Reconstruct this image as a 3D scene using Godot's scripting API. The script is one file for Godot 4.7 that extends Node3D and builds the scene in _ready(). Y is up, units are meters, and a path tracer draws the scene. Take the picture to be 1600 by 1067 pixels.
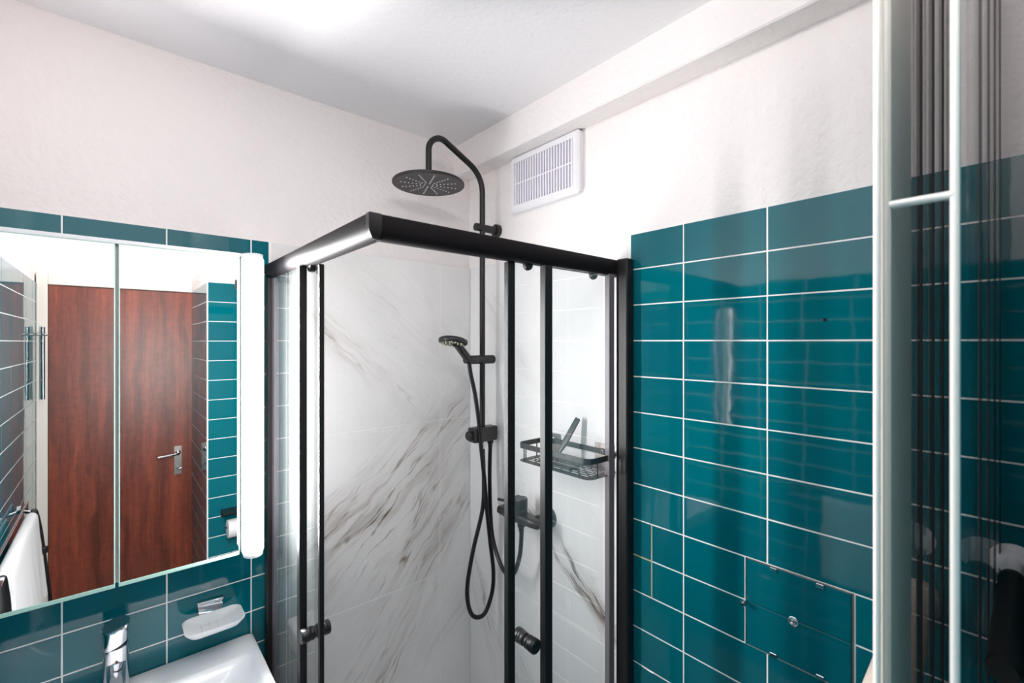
extends Node3D
# Units are metres. P(x, n, h): x to the right wall, n towards the mirror wall, h up.
# The camera stands at x = 0, n = 0; mirror wall n = 1.55, right wall x = 1.12, left wall x = -0.31, door wall n = -0.63.

const NA := 1.55
const XB := 1.12
const XC := -0.31
const ND := -0.63
const CEIL := 2.492
const TILE_TOP := 2.008
const ROW := 0.1019
const COL := 0.2031
const MIRROR_N := 1.395
const CEILING_ENERGY := 0.22

var M := {}
var mesh_cache := {}
var taken := {}

func P(x: float, n: float, h: float) -> Vector3:
	return Vector3(x, h, -n)

# ---------------------------------------------------------------- mesh helpers
class Builder:
	var st := SurfaceTool.new()
	var group := 0
	func _init() -> void:
		st.begin(Mesh.PRIMITIVE_TRIANGLES)
	# tris: flat list of corners, groups: one per triangle (-1 flat), uvs optional. A closed shape is turned so that it faces outwards.
	func add(tris: PackedVector3Array, groups: PackedInt32Array, uvs := PackedVector2Array()) -> void:
		var mid := Vector3.ZERO
		for v in tris:
			mid += v
		mid /= maxf(1.0, tris.size())
		var vol := 0.0
		for i in range(0, tris.size(), 3):
			vol += (tris[i] - mid).dot((tris[i + 1] - mid).cross(tris[i + 2] - mid))
		var most := 0
		for i in range(0, tris.size(), 3):
			var g := groups[i / 3]
			most = maxi(most, g + 1)
			for k in ([0, 2, 1] if vol > 0.0 else [0, 1, 2]):
				st.set_smooth_group(-1 if g < 0 else g + group)
				st.set_uv(uvs[i + k] if uvs.size() else Vector2.ZERO)
				st.add_vertex(tris[i + k])
		group += most
	func done() -> ArrayMesh:
		st.generate_normals()
		return st.commit()

func new_mesh() -> Builder:
	return Builder.new()

func quad_to(t: PackedVector3Array, g: PackedInt32Array, a: Vector3, b: Vector3, c: Vector3, d: Vector3, gr: int) -> void:
	t.append_array([a, b, c, a, c, d])
	g.append_array([gr, gr])

# rings of equal point count joined into a skin; creases lists the ring indices where the shading breaks
func loft(b: Builder, rings: Array, creases: Array = [], cap0 := true, cap1 := true, closed := true) -> void:
	var t := PackedVector3Array()
	var g := PackedInt32Array()
	var gr := 0
	for i in range(rings.size() - 1):
		if i in creases:
			gr += 1
		var r0: PackedVector3Array = rings[i]
		var r1: PackedVector3Array = rings[i + 1]
		var n := r0.size()
		for k in range(n if closed else n - 1):
			quad_to(t, g, r0[k], r0[(k + 1) % n], r1[(k + 1) % n], r1[k], gr)
	for e in [[0, cap0], [rings.size() - 1, cap1]]:
		if not e[1]:
			continue
		var r: PackedVector3Array = rings[e[0]]
		var mid := Vector3.ZERO
		for v in r:
			mid += v
		mid /= r.size()
		for k in r.size():
			if e[0] == 0:
				t.append_array([mid, r[(k + 1) % r.size()], r[k]])
			else:
				t.append_array([mid, r[k], r[(k + 1) % r.size()]])
			g.append(-1)
	b.add(t, g)

# chamfered box between two corners
func box(b: Builder, lo: Vector3, hi: Vector3, c := 0.001) -> void:
	var a := Vector3(minf(lo.x, hi.x), minf(lo.y, hi.y), minf(lo.z, hi.z))
	var d := Vector3(maxf(lo.x, hi.x), maxf(lo.y, hi.y), maxf(lo.z, hi.z))
	c = minf(c, 0.45 * minf(d.x - a.x, minf(d.y - a.y, d.z - a.z)))
	var rings := []
	for e in [[a.y, c], [a.y + c, 0.0], [d.y - c, 0.0], [d.y, c]]:
		var i: float = e[1]
		var x0 := a.x + i
		var x1 := d.x - i
		var z0 := a.z + i
		var z1 := d.z - i
		rings.append(PackedVector3Array([Vector3(x0 + c, e[0], z0), Vector3(x1 - c, e[0], z0), Vector3(x1, e[0], z0 + c), Vector3(x1, e[0], z1 - c), Vector3(x1 - c, e[0], z1), Vector3(x0 + c, e[0], z1), Vector3(x0, e[0], z1 - c), Vector3(x0, e[0], z0 + c)]))
	var t := PackedVector3Array()
	var g := PackedInt32Array()
	for i in 3:
		for k in 8:
			quad_to(t, g, rings[i][k], rings[i][(k + 1) % 8], rings[i + 1][(k + 1) % 8], rings[i + 1][k], -1)
	for k in range(1, 7):
		t.append_array([rings[0][0], rings[0][k + 1], rings[0][k], rings[3][0], rings[3][k], rings[3][k + 1]])
		g.append_array([-1, -1])
	b.add(t, g)

func circle(at: Vector3, u: Vector3, v: Vector3, r: float, n: int) -> PackedVector3Array:
	var out := PackedVector3Array()
	for k in n:
		out.append(at + (u * cos(TAU * k / n) + v * sin(TAU * k / n)) * r)
	return out

func frame_of(d: Vector3) -> Array:
	var u := d.cross(Vector3.UP)
	if u.length() < 0.01:
		u = Vector3.RIGHT
	u = u.normalized()
	return [u, d.cross(u).normalized()]

# stepped cylinder along an axis: profile of [distance along, radius]
func turned(b: Builder, at: Vector3, axis: Vector3, profile: Array, n := 24, creases: Array = []) -> void:
	axis = axis.normalized()
	var f := frame_of(axis)
	var rings := []
	for p in profile:
		rings.append(circle(at + axis * p[0], f[0], f[1], maxf(p[1], 0.0002), n))
	loft(b, rings, creases)

func rod(b: Builder, p: Vector3, q: Vector3, r: float, n := 16, c := 0.001) -> void:
	var l := p.distance_to(q)
	c = minf(c, minf(r, l) * 0.4)
	turned(b, p, q - p, [[0, r - c], [c, r], [l - c, r], [l, r - c]], n, [1, 2])

# round tube along points
func tube(b: Builder, pts: PackedVector3Array, r: float, n := 12, ripple := 0.0) -> void:
	var rings := []
	var t0 := (pts[1] - pts[0]).normalized()
	var f := frame_of(t0)
	var u: Vector3 = f[0]
	for i in pts.size():
		var t := (pts[mini(i + 1, pts.size() - 1)] - pts[maxi(i - 1, 0)]).normalized()
		u = (u - t * u.dot(t)).normalized()
		rings.append(circle(pts[i], u, t.cross(u), r - (ripple if i % 2 else 0.0), n))
	loft(b, rings)

# polyline with its corners rounded
func rounded(pts: Array, r: float, seg := 8) -> PackedVector3Array:
	var out := PackedVector3Array([pts[0]])
	for i in range(1, pts.size() - 1):
		var p: Vector3 = pts[i]
		var a := (pts[i - 1] as Vector3) - p
		var c := (pts[i + 1] as Vector3) - p
		var l := minf(r, 0.49 * minf(a.length(), c.length()))
		var p0 := p + a.normalized() * l
		var p1 := p + c.normalized() * l
		for k in seg + 1:
			var s := float(k) / seg
			out.append(p0.lerp(p, s).lerp(p.lerp(p1, s), s))
	out.append(pts[-1])
	return out

# smooth curve through points, evenly stepped
func curve(pts: Array, step: float) -> PackedVector3Array:
	var c := Curve3D.new()
	c.bake_interval = step
	for i in pts.size():
		var h := ((pts[mini(i + 1, pts.size() - 1)] as Vector3) - (pts[maxi(i - 1, 0)] as Vector3)) / 6.0
		c.add_point(pts[i], -h, h)
	return c.get_baked_points()

# rounded rectangle in the plane spanned by u and v
func rrect(at: Vector3, u: Vector3, v: Vector3, hu: float, hv: float, r: float, seg := 5) -> PackedVector3Array:
	var out := PackedVector3Array()
	r = minf(r, minf(hu, hv) * 0.999)
	for q in 4:
		var cu: float = [1, -1, -1, 1][q] * (hu - r)
		var cv: float = [1, 1, -1, -1][q] * (hv - r)
		for k in seg + 1:
			var a := PI / 2 * (q + float(k) / seg)
			out.append(at + u * (cu + r * cos(a)) + v * (cv + r * sin(a)))
	return out

# flat outline with a thickness, chamfered
func slab(b: Builder, at: Vector3, u: Vector3, v: Vector3, hu: float, hv: float, r: float, depth: float, c := 0.001, seg := 5) -> void:
	var w := u.cross(v).normalized()
	loft(b, [rrect(at, u, v, hu - c, hv - c, r, seg), rrect(at + w * c, u, v, hu, hv, r, seg), rrect(at + w * (depth - c), u, v, hu, hv, r, seg), rrect(at + w * depth, u, v, hu - c, hv - c, r, seg)], [1, 2])

# ---------------------------------------------------------------- nodes
func numbered(called: String) -> String:
	var k: int = taken.get(called, 0)
	taken[called] = k + 1
	return called if k == 0 else "%s_%03d" % [called, k]

func tag(o: Node3D, label: String, category: String, group := "") -> void:
	o.set_meta("label", label)
	o.set_meta("category", category)
	if group:
		o.set_meta("group", group)

func thing(called: String, at: Vector3, label: String, category: String, group := "") -> Node3D:
	var o := Node3D.new()
	o.name = numbered(called)
	add_child(o)
	o.position = at
	tag(o, label, category, group)
	return o

func structure(called: String, label := "", category := "") -> Node3D:
	var o := Node3D.new()
	o.name = called
	add_child(o)
	o.set_meta("kind", "structure")
	if label:
		tag(o, label, category)
	return o

# a part: its shape is given in room coordinates and moved under its parent
func part(called: String, b: Builder, m: Material, parent: Node3D, label := "") -> MeshInstance3D:
	var o := MeshInstance3D.new()
	o.name = called
	o.mesh = b.done()
	o.material_override = m
	parent.add_child(o, true)
	var at := Vector3.ZERO
	var p: Node = parent
	while p is Node3D and p != self:
		at += (p as Node3D).position
		p = p.get_parent()
	o.position = -at
	if label:
		o.set_meta("label", label)
	return o

# ---------------------------------------------------------------- materials
func mat(called: String, c: Color, rough: float, metal := 0.0) -> StandardMaterial3D:
	var m := StandardMaterial3D.new()
	m.resource_name = called
	m.albedo_color = c
	m.roughness = rough
	m.metallic = metal
	M[called] = m
	return m

func noise(f: float, octaves := 3, s := 1, kind := FastNoiseLite.TYPE_SIMPLEX_SMOOTH) -> FastNoiseLite:
	var n := FastNoiseLite.new()
	n.noise_type = kind
	n.seed = s
	n.frequency = f
	n.fractal_octaves = octaves
	return n

func noise_normal(m: StandardMaterial3D, f: float, bump: float, scale: float, s := 1, octaves := 3) -> void:
	var t := NoiseTexture2D.new()
	t.width = 512
	t.height = 512
	t.seamless = true
	t.as_normal_map = true
	t.bump_strength = bump
	t.noise = noise(f, octaves, s)
	m.normal_enabled = true
	m.normal_texture = t
	m.uv1_triplanar = true
	m.uv1_world_triplanar = true
	m.uv1_scale = Vector3.ONE * scale

func glass(called: String, c: Color, alpha: float) -> StandardMaterial3D:
	var m := mat(called, Color(c.r, c.g, c.b, alpha), 0.0)
	m.transparency = BaseMaterial3D.TRANSPARENCY_ALPHA
	return m

# veined marble for one wall: w by h metres; bands = [u, v, angle, width, strength] of drifts of veins
func marble_image(w: float, h: float, px: int, s: int, bands: Array) -> ImageTexture:
	var py := int(px * h / w)
	var im := Image.create(px, py, false, Image.FORMAT_RGB8)
	var warp := noise(3.5, 4, s)
	var cloud := noise(4.0, 4, s + 1)
	var streak := noise(1.0, 4, s + 2)
	var fine := noise(60.0, 2, s + 3)
	for y in py:
		for x in px:
			var u := w * x / px
			var v := h * (1.0 - float(y) / py)
			var wu := u + 0.022 * warp.get_noise_2d(u, v)
			var wv := v + 0.022 * warp.get_noise_2d(u + 7.0, v + 3.0)
			var dark := 0.0
			var soft := 0.0
			for k in bands.size():
				var bd: Array = bands[k]
				var ca: float = cos(bd[2])
				var sa: float = sin(bd[2])
				var al: float = (wu - bd[0]) * ca + (wv - bd[1]) * sa
				var ac: float = -(wu - bd[0]) * sa + (wv - bd[1]) * ca
				var env: float = exp(-ac * ac / (bd[3] * bd[3])) * clampf(1.15 - absf(al) / bd[5], 0.0, 1.0)
				if env < 0.03:
					continue
				var r := 1.0 - absf(streak.get_noise_2d(al * 0.9 + k * 9.0, ac * 12.0))
				var r2 := 1.0 - absf(streak.get_noise_2d(al * 1.4 + k * 5.0 + 40.0, ac * 7.0 + 11.0))
				dark += env * bd[4] * smoothstep(0.93, 1.0, r) * clampf(0.55 + 1.2 * cloud.get_noise_2d(al * 1.7, ac * 3.0), 0.0, 1.0)
				soft += env * bd[4] * (0.55 * smoothstep(0.72, 1.0, r2) + 0.22)
			var cl := 0.5 + 0.5 * cloud.get_noise_2d(u, v)
			var base := 0.925 + 0.03 * (cl - 0.5) + 0.008 * fine.get_noise_2d(u, v)
			var d := clampf(0.46 * dark + 0.20 * soft, 0.0, 0.62)
			im.set_pixel(x, y, Color(base - d * 0.86, base - 0.004 - d * 0.95, base - 0.004 - d * 1.02))
	return ImageTexture.create_from_image(im)

func wood_image() -> ImageTexture:
	var im := Image.create(384, 640, false, Image.FORMAT_RGB8)
	var a := noise(1.0, 4, 5)
	var b := noise(1.0, 3, 6)
	var f := noise(1.0, 2, 7)
	for y in 640:
		for x in 384:
			var u := x / 384.0
			var v := y / 640.0
			var fig := a.get_noise_2d(u * 7.0 + 0.5 * b.get_noise_2d(u * 3.0, v * 5.0), v * 1.1)
			var ribbon := b.get_noise_2d(u * 22.0, v * 2.0)
			var pore := f.get_noise_2d(u * 160.0, v * 14.0)
			var cross := f.get_noise_2d(u * 12.0, v * 60.0)
			var k := 1.0 + 0.32 * fig + 0.16 * ribbon + 0.13 * pore + 0.07 * cross
			im.set_pixel(x, y, Color(0.47 * k, 0.225 * k, 0.16 * k))
	return ImageTexture.create_from_image(im)

func make_materials() -> void:
	var m := mat("plaster", Color8(244, 238, 237), 0.92)
	noise_normal(m, 0.028, 5.0, 2.6, 3, 4)
	m.normal_scale = 0.55
	m = mat("ceiling_paint", Color8(246, 243, 245), 0.92)
	noise_normal(m, 0.03, 4.0, 3.0, 4, 4)
	m.normal_scale = 0.4
	for k in 3:
		m = mat("teal_%d" % k, [Color8(0, 100, 112), Color8(0, 104, 115), Color8(2, 97, 110)][k], 0.045)
		m.metallic_specular = 0.47
		noise_normal(m, 0.012, 2.0, 2.2, 8 + k, 2)
		m.normal_scale = 0.035
	mat("grout", Color8(240, 240, 238), 0.85)
	mat("old_grout", Color8(196, 178, 140), 0.9)
	mat("hole", Color8(14, 10, 9), 0.9)
	m = mat("black_metal", Color8(22, 21, 23), 0.42)
	m = mat("black_rail", Color8(28, 26, 28), 0.5)
	m.metallic_specular = 0.22
	mat("black_plastic", Color8(28, 27, 29), 0.35)
	mat("seal", Color8(30, 27, 27), 0.6)
	mat("grey_seal", Color8(120, 116, 122), 0.35)
	mat("chrome", Color8(225, 226, 230), 0.07, 1.0)
	mat("steel", Color8(150, 143, 140), 0.32, 1.0)
	mat("hose", Color8(46, 44, 46), 0.3, 0.6)
	mat("nozzle_face", Color8(62, 58, 60), 0.5)
	mat("nozzle", Color8(232, 230, 226), 0.6)
	mat("old_nozzle", Color8(226, 220, 196), 0.6)
	mat("white_plastic", Color8(238, 237, 240), 0.4)
	mat("vent_slat", Color8(236, 233, 242), 0.45)
	mat("vent_back", Color8(176, 168, 186), 0.7)
	mat("white_paint", Color8(238, 233, 228), 0.35)
	mat("grey_profile", Color8(196, 192, 184), 0.45)
	mat("ceramic", Color8(240, 239, 242), 0.12)
	mat("soap_plastic", Color8(243, 242, 244), 0.35)
	mat("mirror", Color8(238, 240, 240), 0.0, 1.0)
	mat("mirror_edge", Color8(178, 214, 202), 0.12)
	mat("cabinet", Color8(232, 233, 234), 0.35)
	mat("door_frame", Color8(226, 217, 208), 0.45)
	m = mat("door_wood", Color.WHITE, 0.38)
	m.albedo_texture = wood_image()
	mat("satin_metal", Color8(205, 200, 194), 0.28, 1.0)
	m = mat("towel", Color8(240, 239, 240), 0.95)
	noise_normal(m, 0.09, 8.0, 9.0, 12, 2)
	m.rim_enabled = true
	m.rim = 0.4
	mat("paper", Color8(240, 236, 236), 0.95)
	mat("floor_tile", Color8(186, 180, 172), 0.35)
	mat("cream", Color8(222, 204, 190), 0.45)
	mat("black_tape", Color8(16, 15, 16), 0.5)
	glass("clear_glass", Color(0.93, 0.97, 0.96), 0.03)
	m = glass("smoky_glass", Color8(110, 100, 94), 0.42)
	m.metallic_specular = 0.3
	m = glass("blue_glass", Color8(60, 84, 100), 0.12)
	m.metallic_specular = 0.25
	m = mat("marble_mirror_wall", Color.WHITE, 0.16)
	m.albedo_texture = marble_image(0.756, 2.008, 560, 21, [
		[0.05, 1.86, -0.86, 0.035, 0.9, 0.42], [0.32, 1.62, -0.72, 0.05, 0.35, 0.4], [0.55, 1.72, -0.7, 0.12, 0.18, 0.4],
		[0.38, 1.12, 0.72, 0.12, 0.95, 0.62], [0.52, 0.98, 0.92, 0.07, 1.0, 0.36], [0.15, 1.05, 0.6, 0.07, 0.7, 0.3], [0.62, 0.92, 0.9, 0.05, 0.9, 0.25],
		[0.40, 0.52, 0.95, 0.06, 0.6, 0.4], [0.2, 0.4, 0.9, 0.08, 0.4, 0.4], [0.66, 0.6, 0.8, 0.05, 0.4, 0.3], [0.70, 0.2, -0.3, 0.05, 0.5, 0.3]])
	m = mat("marble_right_wall", Color.WHITE, 0.16)
	m.albedo_texture = marble_image(0.778, 2.008, 560, 31, [
		[0.166, 0.917, 0.74, 0.040, 1.5, 0.24], [0.10, 0.87, 0.80, 0.02, 1.6, 0.16], [0.69, 0.65, 1.2, 0.035, 0.9, 0.28], [0.40, 1.05, 0.85, 0.05, 0.45, 0.25],
		[0.70, 1.42, 1.2, 0.04, 0.4, 0.3], [0.45, 1.6, 0.9, 0.06, 0.15, 0.3], [0.45, 0.45, 0.8, 0.08, 0.4, 0.4], [0.60, 1.8, 0.8, 0.05, 0.2, 0.3], [0.12, 1.15, 0.8, 0.03, 0.35, 0.2]])

# ---------------------------------------------------------------- tiles
# walls as frames: origin on the tile face at floor level, "along" direction, outward normal
func wall_frame(which: String) -> Array:
	match which:
		"back": return [P(0, NA, 0), Vector3.RIGHT, Vector3.BACK]
		"right": return [P(XB, 0, 0), P(0, 1, 0), Vector3.LEFT]
		"left": return [P(XC, 0, 0), P(0, 1, 0), Vector3.RIGHT]
		"shaft_face": return [P(0, -0.01, 0), Vector3.RIGHT, P(0, 1, 0)]
		_: return [P(0.357, 0, 0), P(0, 1, 0), Vector3.LEFT]

func tile_mesh(w: float, h: float, t: float) -> ArrayMesh:
	var key := "%.4f %.4f %.4f" % [w, h, t]
	if not mesh_cache.has(key):
		var c := 0.0012
		var b := new_mesh()
		var tr := PackedVector3Array()
		var g := PackedInt32Array()
		var rings := []
		for e in [[0.0, 0.0], [t - c, 0.0], [t, c]]:
			var i: float = e[1]
			rings.append([Vector3(-w / 2 + i, -h / 2 + i, e[0]), Vector3(w / 2 - i, -h / 2 + i, e[0]), Vector3(w / 2 - i, h / 2 - i, e[0]), Vector3(-w / 2 + i, h / 2 - i, e[0])])
		for i in 2:
			for k in 4:
				quad_to(tr, g, rings[i][k], rings[i][(k + 1) % 4], rings[i + 1][(k + 1) % 4], rings[i + 1][k], -1)
		quad_to(tr, g, rings[2][0], rings[2][1], rings[2][2], rings[2][3], -1)
		quad_to(tr, g, rings[0][3], rings[0][2], rings[0][1], rings[0][0], -1)
		b.add(tr, g)
		mesh_cache[key] = b.done()
	return mesh_cache[key]

func tile(parent: Node3D, which: String, a0: float, a1: float, h0: float, h1: float, rng: RandomNumberGenerator, called := "tile", thick := 0.006, m: Material = null) -> void:
	var f := wall_frame(which)
	var o := MeshInstance3D.new()
	o.name = called
	o.mesh = tile_mesh(a1 - a0, h1 - h0, thick)
	o.material_override = m if m else M["teal_%d" % rng.randi_range(0, 2)]
	parent.add_child(o, true)
	var along: Vector3 = f[1]
	var out: Vector3 = f[2]
	var bx := Basis(Vector3.UP.cross(out), Vector3.UP, out)
	bx = bx * Basis.from_euler(Vector3(rng.randfn(0, 0.0016), rng.randfn(0, 0.0016), 0))
	o.transform = Transform3D(bx, (f[0] as Vector3) + along * (a0 + a1) / 2 + Vector3.UP * (h0 + h1) / 2 - out * thick)

# rows from the top line down; cols = joint positions along the wall; skip(a0, k) leaves a hole
func tile_field(parent: Node3D, which: String, cols: Array, seed_: int, skip: Array = []) -> void:
	var rng := RandomNumberGenerator.new()
	rng.seed = seed_
	var j := 0.0012
	for k in 20:
		var top := TILE_TOP - ROW * k
		var low := maxf(TILE_TOP - ROW * (k + 1), 0.0)
		if top - low < 0.02:
			continue
		for c in range(cols.size() - 1):
			if Vector2i(c, k) in skip:
				continue
			tile(parent, which, cols[c] + j, cols[c + 1] - j, low + j, top - j, rng)

func grout_field(parent: Node3D, which: String, a0: float, a1: float, h0: float, h1: float, m: Material, back := 0.008) -> void:
	var f := wall_frame(which)
	var b := new_mesh()
	var o: Vector3 = f[0]
	var p: Vector3 = o + (f[1] as Vector3) * a0 + Vector3.UP * h0 - (f[2] as Vector3) * 0.0007
	var q: Vector3 = o + (f[1] as Vector3) * a1 + Vector3.UP * h1 - (f[2] as Vector3) * back
	box(b, p, q, 0.0)
	part("grout", b, m, parent)

func marble_tile(parent: Node3D, which: String, a0: float, a1: float, h0: float, h1: float, area: Array, m: Material) -> void:
	var f := wall_frame(which)
	var out: Vector3 = f[2]
	var j := 0.0011
	var c := 0.0008
	var b := new_mesh()
	var t := PackedVector3Array()
	var g := PackedInt32Array()
	var rings := []
	for e in [[0.006, 0.0], [c, 0.0], [0.0, c]]:
		var i: float = e[1] + j
		var r := []
		for q in [[a0 + i, h0 + i], [a1 - i, h0 + i], [a1 - i, h1 - i], [a0 + i, h1 - i]]:
			r.append((f[0] as Vector3) + (f[1] as Vector3) * q[0] + Vector3.UP * q[1] - out * e[0])
		rings.append(r)
	for i in 2:
		for k in 4:
			quad_to(t, g, rings[i][k], rings[i][(k + 1) % 4], rings[i + 1][(k + 1) % 4], rings[i + 1][k], -1)
	quad_to(t, g, rings[2][0], rings[2][1], rings[2][2], rings[2][3], -1)
	quad_to(t, g, rings[0][3], rings[0][2], rings[0][1], rings[0][0], -1)
	var uv := PackedVector2Array()
	for v in t:
		var a := (v - (f[0] as Vector3)).dot(f[1])
		uv.append(Vector2((a - area[0]) / (area[1] - area[0]), 1.0 - v.y / area[2]))
	b.add(t, g, uv)
	part("marble_tile", b, m, parent)

# ================================================================ scene
func _ready() -> void:
	# camera
	var cam := Camera3D.new()
	cam.name = "camera"
	add_child(cam)
	cam.position = Vector3(0, 1.70, 0)
	cam.rotation.y = -deg_to_rad(41.1)
	cam.near = 0.02
	cam.far = 30.0
	var look := CameraAttributesPhysical.new()
	look.frustum_focal_length = 16.0
	look.frustum_focus_distance = 1.45
	look.exposure_aperture = 5.6
	cam.attributes = look
	cam.fov = rad_to_deg(2.0 * atan(533.5 / 711.0))
	cam.current = true
	# environment: a closed room, no sky in view
	var we := WorldEnvironment.new()
	we.name = "environment"
	var env := Environment.new()
	env.background_mode = Environment.BG_COLOR
	env.background_color = Color.BLACK
	env.tonemap_mode = Environment.TONE_MAPPER_LINEAR
	env.tonemap_exposure = 1.12
	env.sdfgi_enabled = true
	env.ssao_enabled = true
	env.ssil_enabled = true
	we.environment = env
	add_child(we)

	make_materials()
	room()
	door()
	mirror_cabinet()
	vanity_lamp()
	ceiling_lamp()
	enclosure()
	washbasin()
	shower_column()
	mixer()
	basket()
	vent()
	access_panel()
	soap_dish()
	screen()
	pipes()
	left_wall_things()
	paper_holder()

func room() -> void:
	var b := new_mesh()
	box(b, P(XC - 0.14, -0.8, -0.12), P(XB + 0.14, NA + 0.14, 0.0), 0.0)
	var fl := structure("floor")
	part("slab", b, M.floor_tile, fl)
	b = new_mesh()
	box(b, P(XC - 0.14, -0.8, CEIL), P(XB + 0.14, NA + 0.14, CEIL + 0.12), 0.0)
	var ce := structure("ceiling")
	part("plaster", b, M.ceiling_paint, ce)
	# mirror wall
	var wa := structure("wall_back")
	b = new_mesh()
	box(b, P(XC - 0.14, NA + 0.006, 0), P(XB + 0.14, NA + 0.14, CEIL), 0.0)
	part("plaster", b, M.plaster, wa)
	grout_field(wa, "back", XC, XB, 0.0, TILE_TOP - 0.001, M.grout, 0.007)
	tile_field(wa, "back", [XC, -0.0973, 0.1060, 0.3092, 0.3585], 1)
	var area := [0.364, XB, TILE_TOP]
	for r in [[1.389, 2.006], [0.779, 1.389], [0.169, 0.779], [0.0, 0.169]]:
		marble_tile(wa, "back", 0.364, 0.973, r[0], r[1], area, M.marble_mirror_wall)
		marble_tile(wa, "back", 0.973, XB, r[0], r[1], area, M.marble_mirror_wall)
	# right wall
	var wb := structure("wall_right")
	b = new_mesh()
	box(b, P(XB + 0.0010, -0.8, 0), P(XB + 0.14, NA + 0.14, CEIL), 0.0)
	part("plaster", b, M.plaster, wb)
	grout_field(wb, "right", -0.02, NA, 0.0, TILE_TOP - 0.001, M.grout, 0.0065)
	var cols := [-0.007, 0.196, 0.3992, 0.6022, 0.765]
	var left_out := [Vector2i(1, 2)]
	for c in 4:
		left_out.append_array([Vector2i(c, 8), Vector2i(c, 9)])
	tile_field(wb, "right", cols, 2, left_out)
	var rng := RandomNumberGenerator.new()
	rng.seed = 77
	for k in [8, 9]:
		var top: float = TILE_TOP - ROW * k
		var j := 0.0012
		for s in [[-0.007, 0.2365], [0.4475, 0.6022], [0.6022, 0.696], [0.696, 0.765]]:
			tile(wb, "right", s[0] + j, s[1] - j, top - ROW + j, top - j, rng)
	# the drilled tile and its hole
	var top2 := TILE_TOP - ROW * 2
	tile(wb, "right", 0.196 + 0.0012, 0.3992 - 0.0012, top2 - ROW + 0.0012, top2 - 0.0012, rng)
	b = new_mesh()
	turned(b, P(XB - 0.0006, 0.2868, 1.7452), Vector3.RIGHT, [[0, 0.0038], [0.004, 0.0036]], 14)
	part("drill_hole", b, M.hole, wb, "small dark drill hole")
	b = new_mesh()
	box(b, P(XB - 0.0002, 0.695, TILE_TOP - ROW * 10), P(XB + 0.002, 0.697, TILE_TOP - ROW * 8), 0.0)
	box(b, P(XB - 0.0003, 0.697, TILE_TOP - ROW * 9 - 0.002), P(XB + 0.002, 0.752, TILE_TOP - ROW * 9 + 0.002), 0.0)
	part("yellowed_grout", b, M.old_grout, wb, "yellowed grout joint")
	var areab := [0.772, NA, TILE_TOP]
	for r in [[1.389, 2.006], [0.779, 1.389], [0.169, 0.779], [0.0, 0.169]]:
		marble_tile(wb, "right", 1.372, NA, r[0], r[1], areab, M.marble_right_wall)
		marble_tile(wb, "right", 0.772, 1.372, r[0], r[1], areab, M.marble_right_wall)
	# ceiling beam over the right wall
	var beam := structure("trim_1")
	b = new_mesh()
	box(b, P(1.044, -0.8, 2.374), P(XB + 0.02, NA + 0.01, CEIL + 0.01), 0.004)
	part("beam", b, M.plaster, beam)
	# left wall
	var wc := structure("wall_left")
	b = new_mesh()
	box(b, P(XC - 0.14, -0.8, 0), P(XC - 0.006, NA + 0.14, CEIL), 0.0)
	part("plaster", b, M.plaster, wc)
	grout_field(wc, "left", ND, NA, 0.0, TILE_TOP - 0.001, M.grout, 0.007)
	var lc := []
	var at := NA
	while at > ND:
		lc.push_front(at)
		at -= COL
	lc.push_front(ND)
	tile_field(wc, "left", lc, 3)
	# door wall and the tiled shaft beside the door niche
	var wd := structure("wall_front")
	b = new_mesh()
	box(b, P(XC - 0.14, ND - 0.06, 2.06), P(0.37, ND - 0.2, CEIL), 0.0)
	box(b, P(XC - 0.14, ND - 0.16, 0.0), P(0.37, ND - 0.2, 2.06), 0.0)
	part("plaster", b, M.plaster, wd)
	var ws := structure("wall_shaft")
	b = new_mesh()
	box(b, P(0.363, -0.8, 0), P(XB + 0.14, -0.016, CEIL), 0.0)
	part("plaster", b, M.plaster, ws)
	grout_field(ws, "shaft_face", 0.3575, XB, 0.0, TILE_TOP - 0.001, M.grout, 0.0068)
	grout_field(ws, "shaft_side", ND, -0.0105, 0.0, TILE_TOP - 0.001, M.grout, 0.0068)
	tile_field(ws, "shaft_face", [0.3605, 0.5636, 0.7667, 0.9698, XB], 4)
	tile_field(ws, "shaft_side", [ND, -0.4192, -0.2161, -0.0135], 5)
	b = new_mesh()
	rod(b, P(0.3585, -0.0115, 0), P(0.3585, -0.0115, TILE_TOP), 0.003, 10)
	part("corner_bead", b, M.grout, ws)

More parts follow.
